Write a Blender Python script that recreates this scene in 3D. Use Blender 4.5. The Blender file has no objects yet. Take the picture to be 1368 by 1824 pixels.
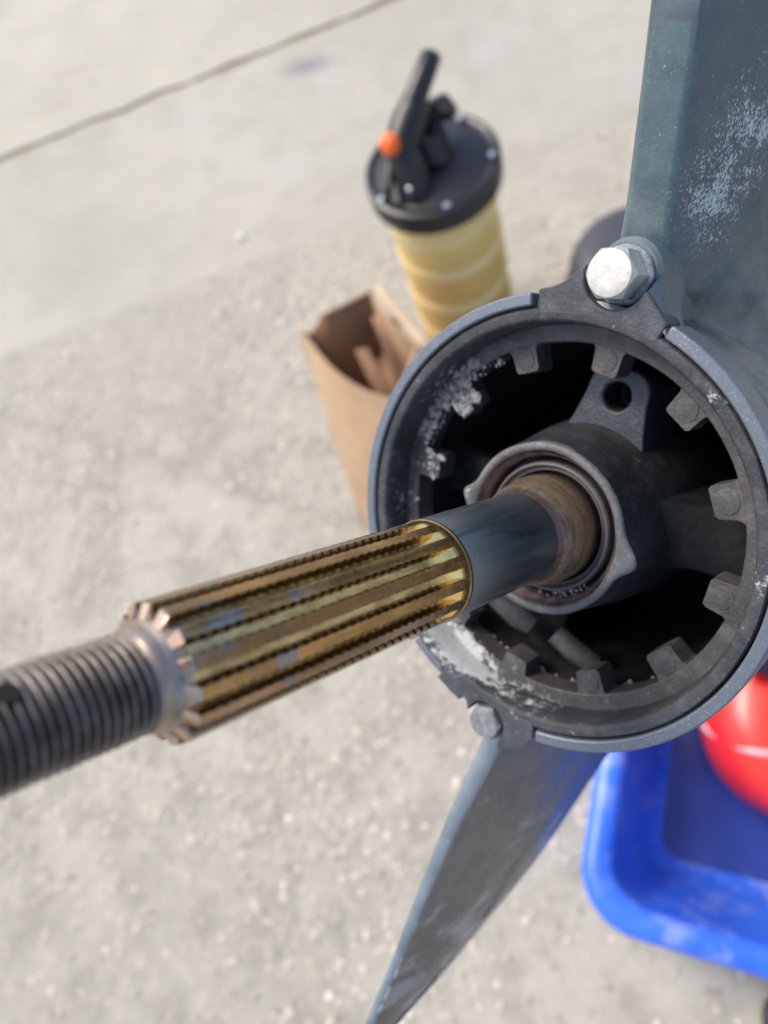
import bpy, bmesh, math, random
from mathutils import Matrix, Vector, noise as mnoise

scene = bpy.context.scene
R = math.radians
PI = math.pi

# ------------------------------------------------------------------ camera
cam_d = bpy.data.cameras.new('camera')
cam = bpy.data.objects.new('camera', cam_d)
scene.collection.objects.link(cam)
CAM_H = 1.31
RX = Vector((0.96951078, 0.0, -0.24504865))
UP = Vector((0.09530754, 0.92126599, 0.37707486))
BK = Vector((0.22575498, -0.38893312, 0.89317731))
cam.matrix_world = Matrix(((RX.x, UP.x, BK.x, 0), (RX.y, UP.y, BK.y, 0), (RX.z, UP.z, BK.z, CAM_H), (0, 0, 0, 1)))
cam_d.sensor_fit = 'AUTO'
cam_d.sensor_width = 36.0
cam_d.lens = 36.0 * 1370 / 1824
cam_d.clip_start = 0.01
cam_d.clip_end = 200
cam_d.dof.use_dof = True
cam_d.dof.focus_distance = 0.235
cam_d.dof.aperture_fstop = 27.04 / 3.7
scene.camera = cam

# ------------------------------------------------------------------ sky, sun, exposure
SUN_EL, SUN_AZ = R(52), R(-62)          # azimuth clockwise from +Y
world = bpy.data.worlds.new('World')
scene.world = world
world.use_nodes = True
wn = world.node_tree.nodes
wl = world.node_tree.links
sky = wn.new('ShaderNodeTexSky')
sky.sky_type = 'NISHITA'
sky.sun_disc = False
sky.sun_elevation = SUN_EL
sky.sun_rotation = SUN_AZ
sky.dust_density = 3.0
sky.air_density = 1.0
bg = wn['Background']
bg.inputs['Strength'].default_value = 0.13
wl.new(sky.outputs[0], bg.inputs['Color'])
sun_d = bpy.data.lights.new('sun', 'SUN')
sun_d.energy = 1.5
sun_d.angle = R(24)
sun_d.color = (1.0, 0.93, 0.83)
sun = bpy.data.objects.new('sun', sun_d)
scene.collection.objects.link(sun)
sdir = Vector((math.sin(SUN_AZ) * math.cos(SUN_EL), math.cos(SUN_AZ) * math.cos(SUN_EL), math.sin(SUN_EL)))
sun.rotation_euler = sdir.to_track_quat('Z', 'Y').to_euler()
vs = scene.view_settings
vs.view_transform = 'Standard'
vs.look = 'None'
vs.exposure = 0.95
vs.gamma = 1.0
vs.use_curve_mapping = False

rng = random.Random(7)
COL = scene.collection


# ------------------------------------------------------------------ material helper
class NT:
    def __init__(self, name):
        self.m = bpy.data.materials.new(name)
        self.m.use_nodes = True
        self.t = self.m.node_tree
        self.b = self.t.nodes['Principled BSDF']
        self._tc = None

    def n(self, ty, **kw):
        nd = self.t.nodes.new(ty)
        for k, v in kw.items():
            setattr(nd, k, v)
        return nd

    def set(self, sock, v):
        if isinstance(v, bpy.types.NodeSocket):
            self.t.links.new(v, sock)
        else:
            if isinstance(v, (tuple, list)) and len(v) == 3 and sock.type == 'RGBA':
                v = (*v, 1)
            sock.default_value = v

    @property
    def pos(self):
        if self._tc is None:
            self._tc = self.n('ShaderNodeTexCoord')
        return self._tc.outputs['Object']

    def mapped(self, scale=(1, 1, 1), loc=(0, 0, 0), rot=(0, 0, 0)):
        m = self.n('ShaderNodeMapping')
        self.set(m.inputs['Vector'], self.pos)
        m.inputs['Scale'].default_value = scale
        m.inputs['Location'].default_value = loc
        m.inputs['Rotation'].default_value = rot
        return m.outputs[0]

    def noise(self, scale, detail=4, rough=0.55, vec=None, dist=0.0):
        nd = self.n('ShaderNodeTexNoise')
        self.set(nd.inputs['Vector'], vec if vec is not None else self.pos)
        nd.inputs['Scale'].default_value = scale
        nd.inputs['Detail'].default_value = detail
        nd.inputs['Roughness'].default_value = rough
        nd.inputs['Distortion'].default_value = dist
        return nd.outputs['Fac']

    def voro(self, scale, vec=None, feature='F1', out='Distance'):
        nd = self.n('ShaderNodeTexVoronoi', feature=feature)
        self.set(nd.inputs['Vector'], vec if vec is not None else self.pos)
        nd.inputs['Scale'].default_value = scale
        return nd.outputs[out]

    def math(self, op, a, b=0.0, c=0.0, clamp=False):
        nd = self.n('ShaderNodeMath', operation=op, use_clamp=clamp)
        self.set(nd.inputs[0], a)
        self.set(nd.inputs[1], b)
        self.set(nd.inputs[2], c)
        return nd.outputs[0]

    def mr(self, v, a, b, c=0.0, d=1.0, smooth=True):
        nd = self.n('ShaderNodeMapRange')
        nd.interpolation_type = 'SMOOTHSTEP' if smooth else 'LINEAR'
        self.set(nd.inputs['Value'], v)
        nd.inputs['From Min'].default_value = a
        nd.inputs['From Max'].default_value = b
        nd.inputs['To Min'].default_value = c
        nd.inputs['To Max'].default_value = d
        return nd.outputs[0]

    def mix(self, f, a, b):
        nd = self.n('ShaderNodeMix', data_type='RGBA')
        self.set(nd.inputs[0], f)
        self.set(nd.inputs[6], a)
        self.set(nd.inputs[7], b)
        return nd.outputs[2]

    def ramp(self, f, stops):
        nd = self.n('ShaderNodeValToRGB')
        e = nd.color_ramp.elements
        while len(e) < len(stops):
            e.new(0.5)
        for el, (p, c) in zip(e, stops):
            el.position = p
            el.color = (*c, 1)
        self.set(nd.inputs[0], f)
        return nd.outputs[0]

    def ball(self, c, rad, squash=(1, 1, 1)):
        """1 at the point c (mesh coordinates), 0 at distance rad"""
        s = self.n('ShaderNodeVectorMath', operation='SUBTRACT')
        self.set(s.inputs[0], self.pos)
        s.inputs[1].default_value = c
        m = self.n('ShaderNodeVectorMath', operation='MULTIPLY')
        self.set(m.inputs[0], s.outputs[0])
        m.inputs[1].default_value = squash
        l = self.n('ShaderNodeVectorMath', operation='LENGTH')
        self.set(l.inputs[0], m.outputs[0])
        return self.mr(l.outputs['Value'], rad, 0.0)

    def xyz(self):
        s = self.n('ShaderNodeSeparateXYZ')
        self.set(s.inputs[0], self.pos)
        return s.outputs

    def bump(self, h, strength=0.3, dist=0.001, normal=None):
        nd = self.n('ShaderNodeBump')
        self.set(nd.inputs['Height'], h)
        nd.inputs['Strength'].default_value = strength
        nd.inputs['Distance'].default_value = dist
        if normal is not None:
            self.set(nd.inputs['Normal'], normal)
        self.set(self.b.inputs['Normal'], nd.outputs[0])
        return nd.outputs[0]

    def out(self, base=None, rough=None, metal=None, **kw):
        if base is not None:
            self.set(self.b.inputs['Base Color'], base)
        if rough is not None:
            self.set(self.b.inputs['Roughness'], rough)
        if metal is not None:
            self.set(self.b.inputs['Metallic'], metal)
        for k, v in kw.items():
            self.set(self.b.inputs[k.replace('_', ' ')], v)
        return self.m


def simple(name, c, rough=0.5, metal=0.0, var=0.25, scale=40, bump=0.0, bscale=400, bd=0.0005, **kw):
    t = NT(name)
    f = t.noise(scale, 5)
    base = t.mix(f, tuple(x * (1 - var) for x in c), tuple(min(1, x * (1 + var)) for x in c))
    if bump:
        t.bump(t.noise(bscale, 4), bump, bd)
    rr = t.mr(t.noise(scale * 2.3, 4), 0.3, 0.7, max(0.02, rough - 0.08), rough + 0.08)
    return t.out(base, rr, metal, **kw)


M = {}
ANISO = 0.25                             # ground finish runs round the shaft

# painted gearcase casting: slate teal, dusty, pale speckled patch
t = NT('gearcase paint')
big = t.noise(18, 5)
fine = t.noise(900, 3, 0.6)
c = t.mix(t.mr(big, 0.3, 0.7), (0.052, 0.085, 0.100), (0.082, 0.120, 0.138))
c = t.mix(t.mr(t.noise(75, 6, 0.7), 0.42, 0.7, 0, 0.7), c, (0.098, 0.150, 0.160))
c = t.mix(t.mr(t.noise(52, 5, 0.7, vec=t.mapped(loc=(3, 8, 1))), 0.5, 0.75, 0, 0.6), c, (0.038, 0.062, 0.078))
c = t.mix(t.mr(fine, 0.55, 0.75, 0, 0.45), c, (0.16, 0.20, 0.215))
# pale speckle on the side of the leg
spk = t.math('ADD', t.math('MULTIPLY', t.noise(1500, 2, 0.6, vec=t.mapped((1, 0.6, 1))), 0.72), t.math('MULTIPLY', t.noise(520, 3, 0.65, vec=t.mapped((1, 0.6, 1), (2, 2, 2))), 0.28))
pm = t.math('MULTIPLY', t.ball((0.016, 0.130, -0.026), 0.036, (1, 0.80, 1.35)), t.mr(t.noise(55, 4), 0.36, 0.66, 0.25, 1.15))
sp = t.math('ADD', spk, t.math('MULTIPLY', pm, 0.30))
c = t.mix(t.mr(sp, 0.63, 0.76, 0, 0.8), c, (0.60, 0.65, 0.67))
# brown dirt near the body with the ground's reflection painted in
mud_refl = t.math('MULTIPLY', t.ball((0.026, 0.080, -0.060), 0.046, (0.8, 1, 0.8)), t.mr(t.noise(70, 6, 0.65), 0.32, 0.7))
c = t.mix(t.math('MULTIPLY', mud_refl, 0.75), c, (0.27, 0.235, 0.185))
mud2 = t.math('MULTIPLY', t.mr(t.noise(28, 6, 0.65, vec=t.mapped((1, .5, 1), (3, 1, 2))), 0.52, 0.74, 0, 0.3), 1.0)
c = t.mix(mud2, c, (0.25, 0.26, 0.25))
t.bump(t.math('ADD', t.math('MULTIPLY', fine, 0.6), t.noise(240, 3)), 0.35, 0.0006)
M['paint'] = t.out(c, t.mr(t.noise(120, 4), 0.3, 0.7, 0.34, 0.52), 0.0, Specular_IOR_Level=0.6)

# skeg: darker, bare rubbed streaks at the tip
t = NT('skeg paint')
big = t.noise(14, 5)
c = t.mix(t.mr(big, 0.3, 0.7), (0.048, 0.054, 0.060), (0.066, 0.072, 0.080))
st = t.noise(75, 6, 0.7, vec=t.mapped((1, 1.0, 0.38), rot=(R(-62), 0, 0)))
tip = t.mr(t.xyz()[1], -0.15, -0.23)
k = t.math('ADD', st, t.math('MULTIPLY', tip, 0.16))
c = t.mix(t.mr(k, 0.64, 0.72, 0, 0.8), c, (0.26, 0.265, 0.275))
t.bump(t.noise(500, 4), 0.25, 0.0005)
M['skeg'] = t.out(c, t.mr(t.noise(90, 4), 0.3, 0.7, 0.2, 0.36), 0.0, Specular_IOR_Level=0.7)

t = NT('pad primer')
c = t.mix(t.mr(t.noise(90, 5), 0.3, 0.7), (0.078, 0.108, 0.128), (0.115, 0.145, 0.168))
t.bump(t.noise(700, 4), 0.3, 0.0005)
M['pad'] = t.out(c, 0.5, 0.0)
t = NT('skeg edge sky tone')  # paler than the skeg: sky reflection painted into the colour
c = t.mix(t.mr(t.noise(60, 5), 0.3, 0.7), (0.13, 0.165, 0.19), (0.21, 0.25, 0.28))
chip = t.noise(180, 5, 0.7)
c = t.mix(t.mr(chip, 0.66, 0.74, 0, 0.8), c, (0.5, 0.54, 0.6))
t.bump(t.noise(500, 4), 0.3, 0.0006)
M['skeg_edge'] = t.out(c, 0.42, 0.1)

# machined edge of the housing
t = NT('rim metal')
c = t.mix(t.noise(300, 5), (0.105, 0.125, 0.15), (0.165, 0.185, 0.22))
c = t.mix(t.mr(t.noise(1400, 2), 0.6, 0.72, 0, 0.6), c, (0.42, 0.45, 0.5))
t.bump(t.noise(1500, 3), 0.25, 0.0003)
M['rim'] = t.out(c, 0.42, 0.35)


# dark salty casting of the bearing carrier
def carrier(name, base, lightc, white_amt, seedv, regions, rough=0.55, spec=0.4):
    t = NT(name)
    v = t.mapped(loc=(seedv, seedv * 2, 0))
    big = t.noise(45, 6, 0.6, vec=v)
    fine = t.noise(700, 4, 0.65, vec=v)
    c = t.mix(t.mr(big, 0.25, 0.75), base, lightc)
    c = t.mix(t.mr(t.noise(130, 6, 0.7, vec=v), 0.45, 0.72, 0, 0.55), c, tuple(x * 1.9 for x in lightc))
    c = t.mix(t.mr(fine, 0.5, 0.8, 0, 0.35), c, tuple(x * 2.2 for x in lightc))
    s1 = t.noise(260, 5, 0.7, vec=v)
    s2 = t.noise(48, 3, vec=v)
    k = t.math('ADD', s1, t.math('MULTIPLY', t.math('SUBTRACT', s2, 0.5), 0.55))
    for cen, rad, amt in regions:
        nb = t.math('MULTIPLY', t.ball(cen, rad), amt)
        k = t.math('ADD', k, nb)
    w = t.mr(k, 0.715 - white_amt, 0.90 - white_amt, 0, 0.9)
    wc = t.mix(t.noise(900, 3), (0.30, 0.31, 0.31), (0.72, 0.73, 0.72))
    c = t.mix(w, c, wc)
    rgh = t.mix(w, (rough,) * 3, (0.9,) * 3)
    h = t.math('ADD', t.math('MULTIPLY', fine, 0.5), t.math('MULTIPLY', w, 1.2))
    t.bump(h, 0.75, 0.0009)
    return t.out(c, rgh, 0.0, Specular_IOR_Level=spec)


def P(rr, deg, z):
    return (rr * 0.001 * math.cos(R(deg)), rr * 0.001 * math.sin(R(deg)), z * 0.001)


SALT = [(P(73.5, -124, -8), 0.016, 0.46), (P(73.2, -113, -8), 0.017, 0.52), (P(73, -102, -9), 0.016, 0.46), (P(72.5, -91, -10), 0.013, 0.25), (P(72, -75, -11), 0.013, 0.14),
        (P(68, 152, -14), 0.018, 0.24), (P(66, 172, -14), 0.014, 0.18), (P(70, -165, -9), 0.016, 0.16), (P(78, 12, 0), 0.012, 0.2),
        (P(74, -80, -6), 0.02, 0.12), (P(75, 56, 0), 0.01, 0.16)]
M['flange'] = carrier('bearing carrier flange', (0.018, 0.020, 0.023), (0.052, 0.055, 0.060), 0.075, 1.3, SALT)
M['ear'] = carrier('bearing carrier ear', (0.028, 0.032, 0.037), (0.060, 0.066, 0.074), 0.085, 7.3, SALT)
M['tooth'] = carrier('retainer ring', (0.034, 0.033, 0.033), (0.072, 0.068, 0.066), 0.04, 4.1, SALT, 0.5)
M['hub'] = carrier('hub casting', (0.012, 0.014, 0.016), (0.032, 0.035, 0.038), -0.01, 6.7,
                   [(P(38, 0, -2), 0.007, 0.12), (P(34, 178, -2), 0.008, 0.3), (P(31, -60, 0), 0.012, 0.1)], 0.55, 0.3)
M['lip'] = carrier('hub lip', (0.060, 0.063, 0.066), (0.115, 0.118, 0.122), 0.0, 8.4, [(P(36, 2, -2), 0.009, 0.1), (P(34, 178, -2), 0.008, 0.22), (P(31, -70, 0), 0.014, 0.08)], 0.5)
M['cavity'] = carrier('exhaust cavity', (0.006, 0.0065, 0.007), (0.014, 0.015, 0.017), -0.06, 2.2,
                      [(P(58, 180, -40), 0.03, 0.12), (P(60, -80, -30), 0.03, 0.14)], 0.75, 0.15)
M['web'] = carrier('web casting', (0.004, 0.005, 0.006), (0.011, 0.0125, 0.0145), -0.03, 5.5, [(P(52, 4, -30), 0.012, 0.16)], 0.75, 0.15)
M['lug'] = carrier('lug casting', (0.026, 0.032, 0.039), (0.046, 0.054, 0.064), -0.04, 9.1, [(P(44, 90, -30), 0.006, 0.26), (P(58, 90, -30), 0.005, 0.2)], 0.42)
M['deposit'] = simple('salt deposit', (0.24, 0.245, 0.24), 0.9, var=0.8, scale=300, bump=0.6, bscale=900, bd=0.001)
M['gasket'] = simple('gasket gap', (0.006, 0.006, 0.007), 0.7)

# bolts
t = NT('stainless bolt')
c = t.mix(t.mr(t.noise(420, 5, 0.65), 0.3, 0.7), (0.46, 0.445, 0.41), (0.56, 0.545, 0.505))
t.bump(t.noise(700, 4), 0.25, 0.0003)
M['bolt'] = t.out(c, t.mr(t.noise(500, 4), 0.3, 0.7, 0.36, 0.6), 0.55)
t = NT('dull bolt')
c = t.mix(t.mr(t.noise(380, 5, 0.65), 0.3, 0.7), (0.17, 0.18, 0.185), (0.32, 0.33, 0.335))
t.bump(t.noise(700, 4), 0.3, 0.0003)
M['bolt2'] = t.out(c, 0.5, 0.5)
M['washer'] = carrier('washer metal', (0.15, 0.17, 0.18), (0.28, 0.30, 0.31), 0.05, 3.3, [], 0.45)

# shaft journal: ground steel, blued, scratched
t = NT('journal steel')
x, y, z = t.xyz()
lines = t.noise(1.0, 2, 0.6, vec=t.mapped((4, 4, 5200)))
scr = t.noise(1.0, 3, 0.6, vec=t.mapped((90, 90, 2400), rot=(R(5), R(4), 0)))
c = t.mix(lines, (0.175, 0.205, 0.24), (0.225, 0.255, 0.295))
c = t.mix(t.math('MULTIPLY', t.mr(scr, 0.60, 0.68, 0, 0.4), t.mr(t.noise(110, 3), 0.5, 0.62)), c, (0.5, 0.53, 0.56))
dots = t.noise(1400, 2)
c = t.mix(t.mr(dots, 0.76, 0.79, 0, 0.8), c, (0.75, 0.77, 0.8))
# dark row of fretting nicks along the shaft
ang = t.math('ARCTAN2', y, x)
row = t.math('ABSOLUTE', t.math('SUBTRACT', ang, t.math('ADD', t.math('ADD', 0.34, t.math('MULTIPLY', z, 9.0)), t.math('MULTIPLY', t.noise(140, 3), 0.3))))
nick = t.math('MULTIPLY', t.mr(row, 0.04, 0.015), t.mr(t.noise(1.0, 1, vec=t.mapped((0, 0, 1300))), 0.5, 0.58))
nick = t.math('MULTIPLY', nick, t.math('MULTIPLY', t.mr(z, 0.058, 0.050), t.mr(z, 0.015, 0.018)))
c = t.mix(nick, c, (0.02, 0.02, 0.022))
h = t.math('SUBTRACT', t.math('MULTIPLY', lines, 0.25), nick)
t.bump(h, 0.03, 0.0002)
tg = t.n('ShaderNodeTangent', direction_type='RADIAL', axis='Z')
M['journal'] = t.out(c, t.mr(lines, 0.3, 0.7, 0.20, 0.26), 0.97, Anisotropic=0.87, Anisotropic_Rotation=ANISO, Tangent=tg.outputs[0])

# collar: tan / pinkish stained steel
t = NT('stained collar')
x, y, z = t.xyz()
lines = t.noise(1.0, 4, 0.6, vec=t.mapped((45, 45, 520)))
c = t.ramp(lines, [(0.25, (0.16, 0.10, 0.075)), (0.42, (0.46, 0.32, 0.26)), (0.52, (0.58, 0.46, 0.30)), (0.62, (0.46, 0.34, 0.17)), (0.78, (0.62, 0.57, 0.50))])
c = t.mix(t.mr(z, 0.0005, -0.005, 0, 0.8), c, (0.03, 0.028, 0.026))
c = t.mix(t.mr(z, 0.0128, 0.0142), c, (0.46, 0.46, 0.45))
c = t.mix(t.math('MULTIPLY', t.mr(z, 0.012, 0.0135), t.mr(z, 0.0085, 0.0105)), c, (0.30, 0.205, 0.185))
t.bump(lines, 0.06, 0.0003)
M['collar'] = t.out(c, t.mr(t.noise(300, 4), 0.3, 0.7, 0.2, 0.36), 0.85)

# splines: bronze-tinted cut steel
t = NT('spline steel')
x, y, z = t.xyz()
rad = t.math('SQRT', t.math('ADD', t.math('MULTIPLY', x, x), t.math('MULTIPLY', y, y)))
turn = t.noise(1.0, 3, 0.6, vec=t.mapped((60, 60, 5200)))
blot = t.noise(1.0, 4, 0.6, vec=t.mapped((260, 260, 60)))
land = t.mix(t.mr(blot, 0.35, 0.65), (0.31, 0.20, 0.09), (0.50, 0.31, 0.135))
land = t.mix(t.mr(turn, 0.35, 0.75, 0, 0.4), land, (0.24, 0.155, 0.08))
# orange and blue reflections painted as blocks near the nut end
blk = t.voro(1.0, vec=t.mapped((95, 95, 105)), out='Color')
sb = t.n('ShaderNodeSeparateXYZ')
t.set(sb.inputs[0], blk)
tint = t.mix(t.mr(sb.outputs[0], 0.48, 0.52), (0.52, 0.30, 0.16), (0.22, 0.29, 0.37))
front = t.math('MULTIPLY', t.mr(z, 0.120, 0.132), t.mr(sb.outputs[1], 0.55, 0.6))
land = t.mix(t.math('MULTIPLY', front, 0.75), land, tint)
land = t.mix(t.mr(t.noise(1.0, 3, 0.6, vec=t.mapped((150, 150, 22), (4, 1, 0))), 0.45, 0.65, 0, 0.7), land, (0.155, 0.10, 0.062))
floor_c = t.mix(t.mr(t.noise(1.0, 5, 0.65, vec=t.mapped((500, 500, 130))), 0.3, 0.7), (0.33, 0.25, 0.125), (0.62, 0.52, 0.30))
flank = t.mix(t.noise(600, 4), (0.12, 0.075, 0.04), (0.25, 0.16, 0.08))
c = t.mix(t.mr(rad, 0.01355, 0.0138), floor_c, flank)
c = t.mix(t.mr(rad, 0.01530, 0.01555), c, land)
ro = t.math('MULTIPLY', t.mr(z, 0.0800, 0.0740), t.mr(rad, 0.01562, 0.01545))
c = t.mix(ro, c, (0.92, 0.66, 0.27))
c = t.mix(t.mr(z, 0.0705, 0.0685, 0, 0.8), c, (0.34, 0.22, 0.095))
c = t.mix(t.mr(z, 0.1590, 0.1598), c, (0.60, 0.42, 0.30))
c = t.mix(t.math('MULTIPLY', t.mr(z, 0.132, 0.158), t.mr(t.noise(160, 4), 0.4, 0.6, 0, 0.6)), c, (0.24, 0.20, 0.175))
t.bump(turn, 0.12, 0.0002)
M['spline'] = t.out(c, t.mr(t.noise(500, 4), 0.3, 0.7, 0.13, 0.28), 0.97)

# relief groove and thread
t = NT('relief steel')
lines = t.noise(1.0, 4, 0.7, vec=t.mapped((60, 60, 2600)))
big = t.noise(130, 4)
c = t.mix(t.mr(big, 0.4, 0.6), (0.22, 0.20, 0.185), (0.36, 0.28, 0.22))
c = t.mix(t.mr(lines, 0.5, 0.7, 0, 0.6), c, (0.42, 0.44, 0.46))
t.bump(lines, 0.2, 0.0003)
M['relief'] = t.out(c, 0.34, 0.85)
t = NT('thread steel')
big = t.noise(150, 5)
c = t.mix(t.mr(big, 0.35, 0.65), (0.125, 0.11, 0.10), (0.225, 0.205, 0.19))
c = t.mix(t.mr(t.noise(240, 5, 0.65, vec=t.mapped(loc=(2, 5, 1))), 0.6, 0.75, 0, 0.6), c, (0.22, 0.22, 0.15))
t.bump(t.noise(1200, 3), 0.3, 0.0003)
M['thread'] = t.out(c, t.mr(t.noise(400, 4), 0.3, 0.7, 0.34, 0.52), 0.75)
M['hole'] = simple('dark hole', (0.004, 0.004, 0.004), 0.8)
M['rubber'] = simple('seal rubber', (0.012, 0.011, 0.011), 0.42, scale=300)
t = NT('seal case')
c = t.mix(t.mr(t.noise(240, 5), 0.35, 0.65), (0.075, 0.055, 0.052), (0.155, 0.115, 0.105))
M['race'] = t.out(c, 0.45, 0.3)
M['seal'] = simple('seal lip', (0.085, 0.075, 0.078), 0.4, var=0.3, scale=250)

# background things
t = NT('concrete')
v = t.pos
x, y, z = t.xyz()
big = t.noise(1.3, 6, 0.6)
mid = t.noise(9, 6, 0.6)
fine = t.noise(160, 5, 0.65)
c = t.mix(t.mr(big, 0.3, 0.7), (0.330, 0.311, 0.262), (0.430, 0.405, 0.342))
c = t.mix(t.mr(mid, 0.40, 0.64, 0, 0.8), c, (0.265, 0.25, 0.208))
c = t.mix(t.mr(t.noise(34, 4, 0.6, vec=t.mapped(loc=(5, 2, 0))), 0.45, 0.7, 0, 0.5), c, (0.49, 0.44, 0.35))
c = t.mix(t.mr(fine, 0.5, 0.75, 0, 0.45), c, (0.55, 0.505, 0.42))
st = t.noise(5.0, 4, 0.6, vec=t.mapped(loc=(4.4, 1.2, 0)))
c = t.mix(t.mr(st, 0.62, 0.78, 0, 0.5), c, (0.20, 0.19, 0.165))
sp2 = t.noise(19, 3, 0.5, vec=t.mapped(loc=(8, 3, 1)))
c = t.mix(t.mr(sp2, 0.66, 0.76, 0, 0.5), c, (0.17, 0.155, 0.125))
dk = t.math('ADD', t.math('MULTIPLY', x, -0.2354), t.math('MULTIPLY', y, 0.9719))
nearf = t.math('MULTIPLY', t.mr(dk, 1.0, 1.34), t.mr(t.noise(5, 5, 0.6), 0.3, 0.6, 0.35, 1.0))
c = t.mix(t.math('MULTIPLY', nearf, 0.8), c, (0.385, 0.363, 0.300))
# faint wandering crack
cr = t.math('ADD', t.math('ADD', t.math('MULTIPLY', x, 0.440), y), t.math('MULTIPLY', t.math('SUBTRACT', t.noise(7, 4), 0.5), 0.10))
cr = t.math('ABSOLUTE', t.math('SUBTRACT', cr, 0.372))
c = t.mix(t.mr(cr, 0.03, 0.004, 0, 0.22), c, (0.20, 0.185, 0.16))
M['concrete_agg'] = t.out(c, 0.85, 0.0)
t.bump(t.math('ADD', fine, t.noise(60, 4)), 0.6, 0.004)
t = NT('concrete trowelled')
big = t.noise(1.6, 6, 0.6)
c = t.mix(t.mr(big, 0.3, 0.7), (0.345, 0.326, 0.270), (0.425, 0.400, 0.332))
c = t.mix(t.mr(t.noise(4.5, 4, vec=t.mapped(loc=(2, 7, 0))), 0.5, 0.72, 0, 0.55), c, (0.40, 0.395, 0.385))
c = t.mix(t.mr(t.noise(11, 6, 0.65), 0.45, 0.72, 0, 0.5), c, (0.30, 0.282, 0.232))
c = t.mix(t.mr(t.noise(90, 5, 0.65), 0.5, 0.8, 0, 0.3), c, (0.25, 0.24, 0.215))
c = t.mix(t.ball((-0.542, 1.861, 0), 0.07, (0.62, 1.3, 1)), c, (0.21, 0.215, 0.22))
c = t.mix(t.ball((-1.405, 1.40, 0), 0.03, (0.7, 1.2, 1)), c, (0.18, 0.18, 0.16))
M['concrete_smooth'] = t.out(c, 0.8, 0.0)
t.bump(t.noise(120, 5), 0.35, 0.003)
t = NT('concrete pale')
c = t.mix(t.mr(t.noise(2.2, 6, 0.6), 0.3, 0.7), (0.375, 0.352, 0.285), (0.46, 0.434, 0.355))
c = t.mix(t.mr(t.noise(7, 5, vec=t.mapped((0.5, 1.6, 1), (1, 3, 0))), 0.58, 0.75, 0, 0.5), c, (0.27, 0.24, 0.19))
M['concrete_pale'] = t.out(c, 0.85, 0.0)
t.bump(t.noise(100, 5), 0.35, 0.003)
M['dirt'] = simple('joint dirt', (0.30, 0.255, 0.19), 0.95, var=0.4, scale=30)
t = NT('aggregate stones')
geo = t.n('ShaderNodeNewGeometry')
rnd = geo.outputs['Random Per Island']
c = t.ramp(rnd, [(0.0, (0.30, 0.28, 0.245)), (0.4, (0.42, 0.39, 0.33)), (0.62, (0.54, 0.465, 0.375)), (0.85, (0.56, 0.50, 0.415)), (1.0, (0.64, 0.59, 0.50))])
M['stones'] = t.out(c, 0.6, 0.0)

t = NT('oil stained plastic')
x, y, z = t.xyz()
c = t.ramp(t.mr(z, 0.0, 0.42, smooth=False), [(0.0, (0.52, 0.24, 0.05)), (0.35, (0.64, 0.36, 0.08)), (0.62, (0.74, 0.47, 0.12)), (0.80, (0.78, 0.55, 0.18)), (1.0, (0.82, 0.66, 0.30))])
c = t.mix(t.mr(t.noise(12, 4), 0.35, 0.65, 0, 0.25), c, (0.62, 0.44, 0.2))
M['tank'] = t.out(c, 0.38, 0.0, Subsurface_Weight=0.25, Subsurface_Radius=(0.03, 0.02, 0.008), Subsurface_Scale=0.6)
M['tank_rib'] = simple('pale plastic rib', (0.82, 0.61, 0.27), 0.4, var=0.1, scale=20, Subsurface_Weight=0.2, Subsurface_Radius=(0.03, 0.02, 0.01))
M['black_plastic'] = simple('black plastic', (0.013, 0.014, 0.017), 0.38, var=0.3, scale=60, bump=0.15, bscale=300)
M['orange'] = simple('orange plastic', (0.85, 0.14, 0.015), 0.4, var=0.1)
M['screw'] = simple('screw steel', (0.6, 0.62, 0.66), 0.25, 1.0, var=0.1)
t = NT('cardboard')
fib = t.noise(1.0, 4, 0.6, vec=t.mapped((60, 60, 300)))
c = t.mix(t.mr(t.noise(9, 5), 0.3, 0.7), (0.46, 0.30, 0.175), (0.56, 0.385, 0.235))
c = t.mix(t.mr(fib, 0.4, 0.7, 0, 0.3), c, (0.40, 0.25, 0.14))
M['card'] = t.out(c, 0.85, 0.0)
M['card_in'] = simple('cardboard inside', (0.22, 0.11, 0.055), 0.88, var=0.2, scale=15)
M['card_edge'] = simple('cardboard cut edge', (0.62, 0.46, 0.31), 0.9, var=0.15, scale=60)
M['kraft'] = simple('kraft strip', (0.34, 0.20, 0.115), 0.85, var=0.25, scale=25)

t = NT('blue tub plastic')
c = t.mix(t.mr(t.noise(8, 5), 0.3, 0.7), (0.028, 0.125, 0.70), (0.055, 0.20, 0.86))
sc = t.noise(45, 6, 0.7)
c = t.mix(t.mr(sc, 0.58, 0.72, 0, 0.5), c, (0.16, 0.29, 0.82))
dust = t.math('MULTIPLY', t.mr(t.noise(26, 5, 0.65, vec=t.mapped(loc=(1, 4, 2))), 0.5, 0.68), 0.5)
c = t.mix(dust, c, (0.34, 0.40, 0.62))
t.bump(t.noise(120, 4), 0.2, 0.001)
M['tub'] = t.out(c, 0.36, 0.0)
t = NT('dark blue tub floor')
c = t.mix(t.mr(t.noise(14, 5), 0.35, 0.65), (0.014, 0.034, 0.22), (0.026, 0.050, 0.27))  # darker blue than the tub shell
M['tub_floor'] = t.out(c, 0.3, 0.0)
t = NT('red plastic')
c = t.mix(t.mr(t.noise(10, 4), 0.3, 0.7), (0.62, 0.016, 0.020), (0.78, 0.035, 0.022))
M['red'] = t.out(c, 0.3, 0.0)
M['pale_streak'] = simple('pale strap', (0.62, 0.40, 0.42), 0.5, var=0.15)
M['bucket'] = simple('slate plastic', (0.040, 0.042, 0.056), 0.5, var=0.2, scale=15)
M['white'] = simple('white stone', (0.60, 0.60, 0.62), 0.6, var=0.1)


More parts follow.
